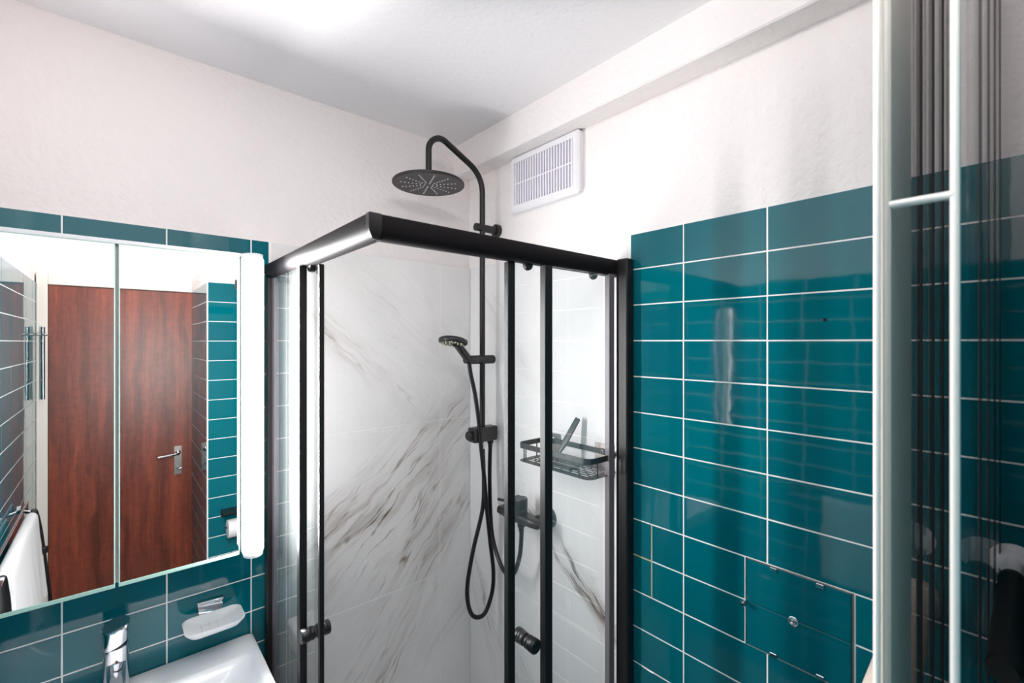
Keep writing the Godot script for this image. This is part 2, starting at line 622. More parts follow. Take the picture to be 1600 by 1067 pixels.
func door() -> void:
	var d := structure("door_1", "brown wood-grained room door in a pale frame, seen in the mirror", "door")
	var b := new_mesh()
	# leaf, with the grain laid over its face
	var t := PackedVector3Array()
	var g := PackedInt32Array()
	var x0 := -0.264
	var x1 := 0.362
	var lo := P(x0, ND - 0.04, 0.01)
	var hi := P(x1, ND, 1.998)
	var f := [Vector3(lo.x, lo.y, hi.z), Vector3(hi.x, lo.y, hi.z), hi, Vector3(lo.x, hi.y, hi.z)]
	var k := [lo, Vector3(hi.x, lo.y, lo.z), Vector3(hi.x, hi.y, lo.z), Vector3(lo.x, hi.y, lo.z)]
	quad_to(t, g, f[0], f[1], f[2], f[3], -1)
	quad_to(t, g, k[3], k[2], k[1], k[0], -1)
	for i in 4:
		quad_to(t, g, f[(i + 1) % 4], f[i], k[i], k[(i + 1) % 4], -1)
	var uv := PackedVector2Array()
	for v in t:
		uv.append(Vector2((v.x - x0) / (x1 - x0), 1.0 - v.y / 2.0))
	b.add(t, g, uv)
	part("leaf", b, M.door_wood, d)
	for s in [[XC, x0 - 0.003, 0.0, 2.06], [x0 - 0.003, x1, 2.001, 2.06]]:
		b = new_mesh()
		box(b, P(s[0], ND - 0.16, s[2]), P(s[1], ND + 0.012, s[3]), 0.003)
		part("frame", b, M.door_frame, d)
	var hx := 0.288
	b = new_mesh()
	slab(b, P(hx, ND, 0.980), Vector3.LEFT, Vector3.UP, 0.019, 0.085, 0.003, 0.007)
	var plate := part("handle_plate", b, M.satin_metal, d)
	b = new_mesh()
	tube(b, rounded([P(hx, ND + 0.006, 1.026), P(hx, ND + 0.052, 1.026), P(hx - 0.10, ND + 0.056, 1.02)], 0.014), 0.0075, 12)
	turned(b, P(hx, ND + 0.005, 1.026), Vector3.FORWARD, [[0, 0.015], [0.008, 0.014], [0.01, 0.01]], 16)
	part("lever", b, M.chrome, plate)
	b = new_mesh()
	turned(b, P(hx, ND + 0.006, 0.935), Vector3.FORWARD, [[0, 0.010], [0.006, 0.009]], 14)
	box(b, P(hx - 0.002, ND + 0.01, 0.925), P(hx + 0.016, ND + 0.02, 0.933), 0.001)
	part("lock", b, M.chrome, plate)

func mirror_cabinet() -> void:
	var c := thing("mirror_cabinet", P(0, 1.47, 1.13), "wall mirror cabinet with two frameless mirror doors above the washbasin", "mirror cabinet")
	var b := new_mesh()
	box(b, P(-0.300, 1.409, 1.136), P(0.302, NA, 1.930), 0.002)
	box(b, P(0.254, MIRROR_N + 0.0005, 1.136), P(0.302, 1.41, 1.926), 0.001)
	part("body", b, M.cabinet, c)
	b = new_mesh()
	box(b, P(-0.300, MIRROR_N + 0.001, 1.9265), P(0.302, NA - 0.1, 1.9365), 0.001)
	part("top_trim", b, M.white_plastic, c)
	for s in [[-0.300, 0.0], [0.006, 0.251]]:
		b = new_mesh()
		box(b, P(s[0] + 0.0022, MIRROR_N, 1.140), P(s[1] - 0.0022, MIRROR_N + 0.004, 1.9245), 0.0)
		var dr := part("mirror_door", b, M.mirror, c)
		b = new_mesh()
		box(b, P(s[0], MIRROR_N - 0.0004, 1.1305), P(s[1], MIRROR_N + 0.008, 1.140), 0.0008)
		box(b, P(s[0], MIRROR_N - 0.0004, 1.9243), P(s[1], MIRROR_N + 0.008, 1.9262), 0.0004)
		box(b, P(s[0], MIRROR_N - 0.0004, 1.138), P(s[0] + 0.0024, MIRROR_N + 0.008, 1.925), 0.0006)
		box(b, P(s[1] - 0.0024, MIRROR_N - 0.0004, 1.138), P(s[1], MIRROR_N + 0.008, 1.925), 0.0006)
		part("glass_edge", b, M.mirror_edge, dr, "pale green glass edge")

func vanity_lamp() -> void:
	var x := 0.2795
	var l := thing("vanity_lamp", P(x, 1.38, 1.13), "tall glowing white tube lamp on the right end of the mirror cabinet", "lamp")
	var b := new_mesh()
	box(b, P(x - 0.024, 1.380, 1.132), P(x + 0.024, MIRROR_N + 0.001, 1.930), 0.002)
	part("housing", b, M.white_plastic, l)
	var glow := mat("lamp_glow", Color8(250, 250, 252), 0.3)
	glow.emission_enabled = true
	glow.emission = Color(1.0, 0.99, 0.99)
	glow.emission_energy_multiplier = 6.0
	b = new_mesh()
	var rings := []
	for e in [[1.135, 0.8], [1.142, 1.0], [1.920, 1.0], [1.927, 0.8]]:
		var r := PackedVector3Array()
		for k in 13:
			var a := PI * k / 12.0
			r.append(P(x - 0.0255 * cos(a) * e[1], 1.381 - 0.033 * sin(a) * e[1], e[0]))
		rings.append(r)
	loft(b, rings, [1, 2])
	part("diffuser", b, glow, l)
	for s in [[1.1285, 1.1355], [1.9265, 1.9335]]:
		b = new_mesh()
		var cap := []
		for h in s:
			var r := PackedVector3Array()
			for k in 13:
				var a := PI * k / 12.0
				r.append(P(x - 0.0235 * cos(a), 1.381 - 0.030 * sin(a), h))
			cap.append(r)
		loft(b, cap)
		part("end_cap", b, M.white_plastic, l)
	# the light it gives: front face and the two rounded sides
	for s in [[x, 1.3465, 180.0, 0.040, 2.25], [x + 0.0265, 1.368, -90.0, 0.024, 0.18], [x - 0.0265, 1.368, 90.0, 0.024, 0.4]]:
		var a := AreaLight3D.new()
		a.name = "lamp_light"
		l.add_child(a, true)
		a.position = P(s[0], s[1], 1.531) - l.position
		a.rotation_degrees.y = s[2]
		a.area_size = Vector2(s[3], 0.77)
		a.light_energy = 1.0 * s[4]
		a.light_color = Color(1.0, 0.99, 0.99)
		a.area_range = 6.0
		a.area_attenuation = 2.0
		a.shadow_enabled = true

# ---------------------------------------------------------------- shower enclosure
const RX := 0.345
const RN := 0.787
const RTOP := 1.934

func enclosure() -> void:
	var e := thing("shower_enclosure", P(0.74, 1.17, 0.0), "black framed square corner shower enclosure with both sliding glass doors pushed open", "shower enclosure")
	var b := new_mesh()
	# tray
	box(b, P(RX, RN, 0), P(XB, NA, 0.05), 0.006)
	part("tray", b, M.ceramic, e)
	# rails: profile as [inwards, height below the top]
	var prof := [[0.002, 0.0], [0.0, -0.002], [0.0, -0.022], [0.001, -0.030], [0.004, -0.036], [0.009, -0.041], [0.014, -0.0435], [0.020, -0.0445], [0.032, -0.0445], [0.034, -0.042], [0.034, -0.002], [0.032, 0.0]]
	for side in [0, 1]:
		b = new_mesh()
		var r0 := PackedVector3Array()
		var r1 := PackedVector3Array()
		for p in prof:
			if side == 0:
				r0.append(P(RX + p[0], RN + p[0], RTOP + p[1]))
				r1.append(P(RX + p[0], NA - 0.001, RTOP + p[1]))
			else:
				r0.append(P(RX + p[0], RN + p[0], RTOP + p[1]))
				r1.append(P(XB - 0.001, RN + p[0], RTOP + p[1]))
		loft(b, [r0, r1])
		part("top_rail", b, M.black_rail, e)
		b = new_mesh()
		for p in prof:
			pass
		if side == 0:
			box(b, P(RX, RN + 0.034, 0.05), P(RX + 0.034, NA - 0.001, 0.075), 0.003)
		else:
			box(b, P(RX, RN, 0.05), P(XB - 0.001, RN + 0.034, 0.075), 0.003)
		part("bottom_rail", b, M.black_rail, e)
	# corner cap
	b = new_mesh()
	var c0 := PackedVector3Array()
	var c1 := PackedVector3Array()
	for p in prof:
		c0.append(P(RX + p[0] - 0.0012, RN + p[0] - 0.0012, RTOP + p[1] + (0.0008 if p[1] > -0.01 else -0.0012)))
		c1.append(P(RX + 0.024, RN + p[0] - 0.0012, RTOP + p[1] + (0.0008 if p[1] > -0.01 else -0.0012)))
	loft(b, [c0, c1])
	for i in c1.size():
		c1[i] = P(RX + prof[i][0] - 0.0012, RN + 0.012, c0[i].y)
	loft(b, [c0, c1])
	part("corner_cap", b, M.black_plastic, e)
	# wall posts
	b = new_mesh()
	box(b, P(RX, 1.515, 0.05), P(RX + 0.034, NA - 0.0005, RTOP - 0.04), 0.002)
	part("wall_post", b, M.black_metal, e)
	b = new_mesh()
	box(b, P(1.085, 0.752, 0.05), P(XB - 0.0005, 0.790, RTOP + 0.002), 0.003)
	part("wall_post", b, M.black_metal, e)
	b = new_mesh()
	box(b, P(1.062, 0.795, 0.05), P(1.086, 0.812, RTOP - 0.04), 0.001)
	part("post_channel", b, M.grey_seal, e, "grey inner channel of the wall post")
	b = new_mesh()
	box(b, P(0.358, 1.492, 0.05), P(0.372, 1.516, RTOP - 0.04), 0.001)
	part("post_channel", b, M.grey_seal, e, "grey inner channel of the wall post")
	# fixed panes and sliding doors, both sides
	var gh := RTOP - 0.044
	b = new_mesh()
	box(b, P(0.3585, 1.225, 0.07), P(0.3635, 1.512, gh), 0.0)
	part("fixed_pane", b, M.clear_glass, e)
	b = new_mesh()
	box(b, P(0.349, 1.212, 0.07), P(0.3675, 1.234, gh), 0.0015)
	part("stile", b, M.black_metal, e)
	b = new_mesh()
	box(b, P(0.8255, 0.8005, 0.07), P(1.082, 0.8055, gh), 0.0)
	part("fixed_pane", b, M.clear_glass, e)
	b = new_mesh()
	box(b, P(0.800, 0.792, 0.07), P(0.8265, 0.8115, gh), 0.0015)
	part("stile", b, M.black_metal, e)
	# left door
	b = new_mesh()
	box(b, P(0.3795, 1.157, 0.075), P(0.3845, 1.53, gh), 0.0)
	var d := part("sliding_door", b, M.clear_glass, e)
	b = new_mesh()
	box(b, P(0.376, 1.146, 0.075), P(0.388, 1.158, gh), 0.0015)
	part("edge_strip", b, M.black_metal, d)
	for n in [1.195, 1.47]:
		b = new_mesh()
		turned(b, P(0.366, n, gh - 0.002), Vector3.RIGHT, [[0, 0.012], [0.004, 0.014], [0.012, 0.014], [0.016, 0.010]], 16, [1, 2])
		turned(b, P(0.386, n, gh - 0.010), Vector3.RIGHT, [[0, 0.010], [0.005, 0.009], [0.008, 0.005]], 14, [1])
		part("roller", b, M.black_plastic, d)
	knob(d, P(0.382, 1.197, 0.965), Vector3.RIGHT)
	# front door
	b = new_mesh()
	box(b, P(0.712, 0.8215, 0.075), P(1.07, 0.8265, gh), 0.0)
	d = part("sliding_door", b, M.clear_glass, e)
	b = new_mesh()
	box(b, P(0.700, 0.816, 0.075), P(0.7225, 0.832, gh), 0.0015)
	part("edge_strip", b, M.black_metal, d)
	for x in [0.765, 1.018]:
		b = new_mesh()
		turned(b, P(x, 0.810, gh - 0.002), P(0, 1, 0), [[0, 0.010], [0.003, 0.013], [0.010, 0.014], [0.016, 0.010]], 16, [1, 2])
		part("roller", b, M.black_plastic, d)
	knob(d, P(0.766, 0.824, 0.962), P(0, 1, 0))

func knob(parent: Node3D, at: Vector3, axis: Vector3) -> void:
	var b := new_mesh()
	for s in [-1.0, 1.0]:
		turned(b, at + axis * 0.0025 * s, axis * s, [[0.0, 0.015], [0.004, 0.0165], [0.008, 0.0165], [0.010, 0.0148], [0.012, 0.0168], [0.016, 0.0168], [0.018, 0.0152], [0.020, 0.0175], [0.031, 0.0175], [0.033, 0.0155], [0.0325, 0.012]], 26, [3, 5, 7, 9])
	part("knob", b, M.black_plastic, parent)

# ---------------------------------------------------------------- basin
func washbasin() -> void:
	var w := thing("washbasin", P(0.031, 1.33, 0.0), "white ceramic washbasin under the mirror cabinet", "washbasin")
	var u := Vector3.RIGHT
	var v := P(0, 1, 0)
	var b := new_mesh()
	var cx := 0.031
	var cn := 1.334
	var rings := [
		rrect(P(cx, 1.40, 0.66), u, v, 0.13, 0.11, 0.06), rrect(P(cx, cn + 0.01, 0.74), u, v, 0.262, 0.200, 0.05), rrect(P(cx, cn, 0.765), u, v, 0.278, 0.2155, 0.022),
		rrect(P(cx, cn, 0.819), u, v, 0.281, 0.2155, 0.016), rrect(P(cx, cn, 0.8245), u, v, 0.2795, 0.214, 0.015), rrect(P(cx, cn, 0.826), u, v, 0.275, 0.2095, 0.013),
		rrect(P(cx, 1.297, 0.8225), u, v, 0.262, 0.163, 0.030), rrect(P(cx, 1.297, 0.818), u, v, 0.258, 0.158, 0.032), rrect(P(cx, 1.297, 0.790), u, v, 0.238, 0.140, 0.05),
		rrect(P(cx, 1.297, 0.735), u, v, 0.19, 0.105, 0.07), rrect(P(cx, 1.297, 0.715), u, v, 0.13, 0.07, 0.06), rrect(P(cx, 1.297, 0.712), u, v, 0.02, 0.02, 0.0199)]
	loft(b, rings, [3])
	part("bowl", b, M.ceramic, w)
	b = new_mesh()
	turned(b, P(cx, 1.297, 0.7115), Vector3.UP, [[0, 0.021], [0.002, 0.021], [0.003, 0.017]], 20, [1])
	part("drain", b, M.chrome, w)
	b = new_mesh()
	turned(b, P(cx, 1.42, 0.0), Vector3.UP, [[0, 0.10], [0.02, 0.095], [0.2, 0.075], [0.55, 0.08], [0.67, 0.11]], 24)
	part("pedestal", b, M.ceramic, w)
	# faucet
	var fx := 0.002
	var fn := 1.497
	var f := thing("basin_faucet", P(fx, fn, 0.825), "chrome single-lever basin faucet standing on the white washbasin", "faucet")
	b = new_mesh()
	turned(b, P(fx, fn, 0.8235), Vector3.UP, [[0, 0.029], [0.004, 0.029], [0.006, 0.026], [0.05, 0.0255], [0.122, 0.0245], [0.124, 0.022]], 28, [1, 2, 4])
	part("body", b, M.chrome, f)
	b = new_mesh()
	rings = []
	for s in [[0.0, 0.900, 0.019, 0.020], [0.04, 0.893, 0.018, 0.017], [0.09, 0.880, 0.0165, 0.013], [0.125, 0.866, 0.015, 0.011]]:
		rings.append(rrect(P(fx, fn - s[0], s[1]), Vector3.RIGHT, Vector3(0, 1, -0.25).normalized(), s[2], s[3], 0.008, 4))
	loft(b, rings)
	part("spout", b, M.chrome, f)
	b = new_mesh()
	var g0 := PackedVector3Array()
	var g1 := PackedVector3Array()
	var g2 := PackedVector3Array()
	var g3 := PackedVector3Array()
	for k in 28:
		var a := TAU * k / 28.0
		var tilt := 0.010 * cos(a)
		g0.append(P(fx + 0.0235 * cos(a), fn + 0.0235 * sin(a), 0.9455 + tilt))
		g1.append(P(fx + 0.0235 * cos(a), fn + 0.0235 * sin(a), 0.952 + tilt))
		g2.append(P(fx + 0.0262 * cos(a), fn + 0.0262 * sin(a), 0.952 + tilt))
		g3.append(P(fx + 0.0275 * cos(a), fn + 0.0275 * sin(a), 0.996 + 0.007 * sin(a) + 0.005 * cos(a)))
	loft(b, [g0, g1])
	part("gap_ring", b, M.seal, f)
	b = new_mesh()
	var g4 := PackedVector3Array()
	for p in g3:
		g4.append(P(fx, fn, 0.998).lerp(p + Vector3.UP * 0.002, 0.95))
	loft(b, [g2, g3, g4], [1])
	part("lever", b, M.chrome, f)

func soap_dish() -> void:
	var s := thing("soap_dish", P(0.205, NA, 0.93), "white soap dish on a chrome wall bracket above the basin edge", "soap dish")
	var b := new_mesh()
	var t := []
	for p in [[0.0, 0.965, 0.031], [0.012, 0.962, 0.031], [0.006, 0.952, 0.028], [0.004, 0.928, 0.027], [0.020, 0.924, 0.027], [0.020, 0.920, 0.027], [0.0, 0.920, 0.027]]:
		t.append([NA - p[0], p[1], p[2]])
	var r0 := PackedVector3Array()
	var r1 := PackedVector3Array()
	for p in t:
		r0.append(P(0.205 - p[2], p[0], p[1]))
		r1.append(P(0.205 + p[2], p[0], p[1]))
	loft(b, [r0, r1], [])
	part("bracket", b, M.chrome, s)
	b = new_mesh()
	var u := Vector3.RIGHT
	var v := P(0, 1, 0)
	var at := 1.478
	loft(b, [rrect(P(0.205, at, 0.918), u, v, 0.045, 0.028, 0.02), rrect(P(0.205, at, 0.920), u, v, 0.058, 0.040, 0.022), rrect(P(0.205, at, 0.934), u, v, 0.069, 0.049, 0.024),
		rrect(P(0.205, at, 0.9375), u, v, 0.0695, 0.0495, 0.024), rrect(P(0.205, at, 0.9375), u, v, 0.0665, 0.0465, 0.022), rrect(P(0.205, at, 0.926), u, v, 0.054, 0.036, 0.02), rrect(P(0.205, at, 0.9235), u, v, 0.03, 0.02, 0.015)], [3, 4])
	var dish := part("dish", b, M.soap_plastic, s)
	b = new_mesh()
	for k in 4:
		box(b, P(0.205 - 0.027 + 0.018 * k - 0.0015, at - 0.024, 0.9235), P(0.205 - 0.027 + 0.018 * k + 0.0015, at + 0.02, 0.9255), 0.0005)
	part("ribs", b, M.soap_plastic, dish)

# ---------------------------------------------------------------- shower fittings
const SX := 1.045
const SN := 1.368

func shower_column() -> void:
	var c := thing("shower_riser_set", P(SX, SN, 1.35), "black shower column with a round rain head above the enclosure", "shower column")
	var b := new_mesh()
	tube(b, rounded([P(SX, SN, 1.36), P(SX, SN, 2.325), P(0.858, SN, 2.418), P(0.813, SN, 2.385), P(0.813, SN, 2.258)], 0.07, 10), 0.0105, 18)
	part("riser", b, M.black_metal, c)
	# wall bracket
	b = new_mesh()
	rod(b, P(1.012, SN, 2.128), P(1.112, SN, 2.128), 0.0145, 22)
	turned(b, P(XB + 0.0005, SN, 2.128), Vector3.LEFT, [[0, 0.025], [0.014, 0.025], [0.016, 0.023]], 28, [1])
	part("wall_bracket", b, M.black_plastic, c)
	# rain head
	b = new_mesh()
	turned(b, P(0.813, SN, 2.2385), Vector3.UP, [[0.0, 0.1215], [0.001, 0.1225], [0.006, 0.1225], [0.0085, 0.120], [0.011, 0.06], [0.018, 0.022], [0.026, 0.018]], 56, [1, 2])
	turned(b, P(0.813, SN, 2.262), Vector3.UP, [[0, 0.0145], [0.012, 0.0145], [0.014, 0.012]], 20, [1])
	var head := part("rain_head", b, M.black_metal, c)
	b = new_mesh()
	turned(b, P(0.813, SN, 2.2380), Vector3.UP, [[0, 0.117], [0.0008, 0.117]], 56)
	part("spray_face", b, M.nozzle_face, head, "grey spray face")
	b = new_mesh()
	for k in 12:
		for i in 7:
			var a := TAU * (k + 0.35) / 12.0
			var r := 0.016 + 0.013 * i
			if k % 2 == 1 and i < 1:
				continue
			turned(b, P(0.813 + r * cos(a), SN + r * sin(a), 2.2381), Vector3.DOWN, [[0, 0.0028], [0.0014, 0.0024]], 8)
	part("nozzles", b, M.nozzle, head, "white rubber nozzles")
	# slider holding the hand shower
	b = new_mesh()
	rod(b, P(0.985, SN, 1.632), P(1.098, SN, 1.632), 0.0165, 24, 0.002)
	turned(b, P(0.985, SN, 1.632), Vector3.LEFT, [[0, 0.013], [0.02, 0.0125], [0.022, 0.010]], 20, [1])
	part("slider", b, M.black_plastic, c)
	# diverter
	b = new_mesh()
	slab(b, P(1.048, SN + 0.021, 1.352), Vector3.RIGHT, Vector3.UP, 0.056, 0.027, 0.008, 0.042, 0.003)
	turned(b, P(0.992, SN, 1.352), Vector3.LEFT, [[0, 0.016], [0.012, 0.018], [0.016, 0.015]], 20, [1])
	part("diverter", b, M.black_plastic, c)
	for x in [1.047, 1.083]:
		b = new_mesh()
		turned(b, P(x, SN, 1.326), Vector3.DOWN, [[0, 0.012], [0.014, 0.012], [0.016, 0.009], [0.03, 0.0085]], 18, [1, 2])
		part("hose_nut", b, M.black_plastic if x > 1.06 else M.chrome, c)
	# hose from the diverter to the mixer
	b = new_mesh()
	tube(b, curve([P(1.083, SN, 1.298), P(1.080, SN, 1.20), P(1.072, 1.355, 1.08), P(1.062, 1.330, 0.98), P(1.055, 1.290, 0.915), P(1.045, 1.235, 0.880), P(1.040, 1.185, 0.895), P(1.040, 1.152, 0.97), P(1.043, 1.146, 1.055)], 0.0034), 0.0082, 10, 0.0010)
	part("hose", b, M.hose, c)
	# hand shower with its hose
	var h := thing("hand_shower", P(0.95, SN, 1.63), "black hand shower with its looped hose, resting in the slider", "hand shower")
	b = new_mesh()
	var hc := P(0.905, SN - 0.012, 1.697)
	var face := (P(-0.22, -0.12, -1.0)).normalized()
	turned(b, hc, face, [[-0.018, 0.018], [-0.015, 0.040], [-0.010, 0.051], [-0.003, 0.053], [0.003, 0.051], [0.006, 0.046]], 32, [4])
	part("spray_head", b, M.black_plastic, h)
	b = new_mesh()
	var fr := frame_of(face)
	for k in 30:
		var r := 0.012 + 0.031 * sqrt(k / 30.0)
		var a := k * 2.4
		turned(b, hc + face * 0.0055 + ((fr[0] as Vector3) * cos(a) + (fr[1] as Vector3) * sin(a)) * r, face, [[0, 0.0028], [0.004, 0.0020]], 7)
	part("nozzles", b, M.old_nozzle, h, "cream rubber nozzles")
	b = new_mesh()
	var rings := []
	var p0 := hc + P(0.018, 0.004, -0.004)
	var p1 := P(0.990, SN, 1.622)
	var ax := (p1 - p0).normalized()
	var af := frame_of(ax)
	for s in [[0.0, 0.012, 0.016], [0.3, 0.012, 0.0145], [0.7, 0.0125, 0.0145], [1.0, 0.011, 0.012]]:
		rings.append(rrect(p0.lerp(p1, s[0]), af[0], af[1], s[2], s[1], 0.009, 5))
	loft(b, rings)
	part("handle", b, M.black_plastic, h)
	b = new_mesh()
	tube(b, curve([P(0.984, SN, 1.618), P(0.990, SN - 0.003, 1.575), P(1.004, SN - 0.01, 1.50), P(1.012, SN - 0.022, 1.40), P(1.020, SN - 0.026, 1.30), P(1.034, SN - 0.028, 1.18), P(1.042, SN - 0.03, 1.085), P(1.066, SN - 0.02, 0.95), P(1.082, SN - 0.02, 0.83), P(1.074, SN - 0.02, 0.745), P(1.035, SN - 0.02, 0.682), P(0.985, SN - 0.015, 0.70), P(0.966, SN - 0.012, 0.79), P(0.990, SN - 0.012, 0.92), P(1.034, SN - 0.014, 1.07), P(1.044, SN - 0.010, 1.17), P(1.047, SN, 1.298)], 0.0034), 0.0082, 10, 0.0010)
	part("hose", b, M.hose, h)

func mixer() -> void:
	var m := thing("shower_mixer", P(XB, 1.165, 1.08), "black wall shower mixer with a round control knob, below the shower basket", "shower mixer")
	var b := new_mesh()
	for n in [1.092, 1.24]:
		b = new_mesh()
		turned(b, P(XB, n, 1.10), Vector3.LEFT, [[0, 0.036], [0.004, 0.036], [0.016, 0.024], [0.018, 0.018], [0.055, 0.017]], 28, [1, 2])
		part("wall_flange", b, M.black_plastic, m)
	b = new_mesh()
	var rings := []
	for s in [[1.058, 0.012, 0.008], [1.064, 0.021, 0.013], [1.10, 0.024, 0.0145], [1.165, 0.027, 0.016], [1.225, 0.024, 0.0145], [1.262, 0.021, 0.013], [1.268, 0.012, 0.008]]:
		rings.append(rrect(P(1.050, s[0], 1.098), Vector3.RIGHT, Vector3.UP, s[1], s[2], 0.010, 5))
	loft(b, rings)
	part("body", b, M.black_plastic, m)
	b = new_mesh()
	turned(b, P(1.045, 1.152, 1.110), Vector3.UP, [[0, 0.0225], [0.022, 0.0225], [0.0225, 0.0205], [0.026, 0.0205], [0.0265, 0.023], [0.052, 0.0235], [0.056, 0.0215]], 28, [1, 2, 3, 4, 5])
	var k := part("control_knob", b, M.black_plastic, m)
	b = new_mesh()
	tube(b, PackedVector3Array([P(1.030, 1.170, 1.150), P(1.010, 1.205, 1.152), P(1.000, 1.222, 1.154)]), 0.0045, 10)
	part("lever_pin", b, M.black_plastic, k)
	b = new_mesh()
	turned(b, P(1.043, 1.148, 1.084), Vector3.DOWN, [[0, 0.013], [0.014, 0.013], [0.016, 0.010], [0.03, 0.009]], 18, [1, 2])
	part("hose_nut", b, M.black_plastic, m)

func basket() -> void:
	var s := thing("shower_basket", P(1.05, 0.95, 1.31), "black wire shower basket stuck on the marble with two steel plates", "shower basket")
	var u := Vector3.RIGHT
	var v := P(0, 1, 0)
	var at := P(1.049, 0.951, 0)
	var b := new_mesh()
	var o0 := rrect(at + Vector3.UP * 1.358, u, v, 0.068, 0.150, 0.026)
	var o1 := rrect(at + Vector3.UP * 1.374, u, v, 0.068, 0.150, 0.026)
	var i1 := rrect(at + Vector3.UP * 1.374, u, v, 0.0645, 0.1465, 0.024)
	var i0 := rrect(at + Vector3.UP * 1.358, u, v, 0.0645, 0.1465, 0.024)
	loft(b, [o0, o1, i1, i0, o0], [1, 2, 3], false, false)
	part("rim", b, M.black_metal, s)
	b = new_mesh()
	var f0 := rrect(at + Vector3.UP * 1.3158, u, v, 0.068, 0.150, 0.026)
	var f1 := rrect(at + Vector3.UP * 1.317, u, v, 0.068, 0.150, 0.026)
	var j1 := rrect(at + Vector3.UP * 1.317, u, v, 0.050, 0.125, 0.012)
	var j0 := rrect(at + Vector3.UP * 1.3158, u, v, 0.050, 0.125, 0.012)
	loft(b, [f0, f1, j1, j0, f0], [1, 2, 3], false, false)
	for k in 7:
		var x := 1.049 - 0.045 + 0.015 * k
		box(b, P(x - 0.0032, 0.951 - 0.1255, 1.3158), P(x + 0.0032, 0.951 + 0.1255, 1.317), 0.0004)
		for i in 8:
			var n := 0.951 - 0.125 + 0.036 * i + (0.018 if k % 2 else 0.0)
			if k < 6 and n < 1.07:
				box(b, P(x + 0.003, n - 0.0035, 1.3158), P(x + 0.012, n + 0.0035, 1.317), 0.0003)
	part("slotted_floor", b, M.black_metal, s)
	for q in [[-0.0655, -0.11], [-0.0655, 0.0], [-0.0655, 0.118], [-0.03, 0.1475], [0.02, 0.1475], [-0.03, -0.1475], [0.02, -0.1475]]:
		b = new_mesh()
		rod(b, P(1.049 + q[0], 0.951 + q[1], 1.3155), P(1.049 + q[0], 0.951 + q[1], 1.366), 0.002, 8, 0.0)
		part("post", b, M.black_metal, s)
	for n in [0.856, 1.072]:
		b = new_mesh()
		slab(b, P(XB - 0.0002, n, 1.342), P(0, -1, 0), Vector3.UP, 0.037, 0.048, 0.003, 0.0012, 0.0003)
		var pl := part("steel_plate", b, M.steel, s, "brushed steel adhesive plate")
		b = new_mesh()
		turned(b, P(XB - 0.0012, n, 1.366), Vector3.LEFT, [[0, 0.012], [0.002, 0.010], [0.003, 0.005], [0.010, 0.005], [0.011, 0.008], [0.013, 0.006]], 18)
		part("hook", b, M.chrome, pl)
	# brush with a flat handle
	var w := thing("flat_scraper", P(1.05, 0.97, 1.32), "dark flat-handled scraper leaning up out of the shower basket", "scraper")
	b = new_mesh()
	var p0 := P(1.040, 0.980, 1.338)
	var p1 := P(1.100, 0.944, 1.458)
	var ax := (p1 - p0).normalized()
	var side := ax.cross(Vector3.LEFT).normalized()
	var th := side.cross(ax).normalized()
	var rings := []
	for q in [[-0.2, 0.003, 0.002], [0.05, 0.004, 0.0025], [0.32, 0.0095, 0.003], [0.40, 0.0105, 0.003], [0.97, 0.0095, 0.003], [1.0, 0.0085, 0.0025]]:
		rings.append(rrect(p0.lerp(p1, q[0]), side, th, q[1], q[2], 0.0018, 3))
	loft(b, rings)
	part("handle", b, M.black_plastic, w)
	b = new_mesh()
	box(b, P(1.005, 0.895, 1.3185), P(1.055, 1.03, 1.329), 0.003)
	part("blade_holder", b, M.black_plastic, w)

func vent() -> void:
	var n0 := 0.940
	var n1 := 1.268
	var h0 := 2.170
	var h1 := 2.3725
	var x := XB + 0.001
	var v := thing("ventilation_grille", P(x, 1.1, h0), "white plastic ventilation grille with vertical slats under the ceiling beam", "ventilation grille")
	var cn := (n0 + n1) / 2
	var ch := (h0 + h1) / 2
	var hn := (n1 - n0) / 2
	var hh := (h1 - h0) / 2
	var u := P(0, 1, 0)
	var b := new_mesh()
	var w := Vector3.LEFT
	var at := P(x, cn, ch)
	var rs := [[0.0, 0.0, 0.012], [0.018, 0.0, 0.012], [0.024, 0.005, 0.010], [0.025, 0.008, 0.008], [0.025, 0.024, 0.002], [0.012, 0.024, 0.002], [0.0, 0.024, 0.002], [0.0, 0.0, 0.012]]
	var rings := []
	for r in rs:
		rings.append(rrect(at + w * r[0], u, Vector3.UP, hn - r[1], hh - r[1], r[2], 4))
	loft(b, rings, [1, 3, 4, 6], false, false)
	part("frame", b, M.white_plastic, v)
	b = new_mesh()
	box(b, at - u * (hn - 0.02) - Vector3.UP * (hh - 0.02) + w * 0.002, at + u * (hn - 0.02) + Vector3.UP * (hh - 0.02) + w * 0.006, 0.0)
	part("back_plate", b, M.vent_back, v)
	var count := 22
	for k in count:
		b = new_mesh()
		var n := -hn + 0.024 + (2 * hn - 0.048) * (k + 0.5) / count
		box(b, at + u * (n - 0.0034) - Vector3.UP * (hh - 0.023) + w * 0.011, at + u * (n + 0.0034) + Vector3.UP * (hh - 0.023) + w * 0.0235, 0.0005)
		part("slat", b, M.vent_slat, v)
	b = new_mesh()
	box(b, at - u * (hn - 0.023) - Vector3.UP * 0.0025 + w * 0.011, at + u * (hn - 0.023) + Vector3.UP * 0.0025 + w * 0.0238, 0.0005)
	part("middle_rib", b, M.vent_slat, v)

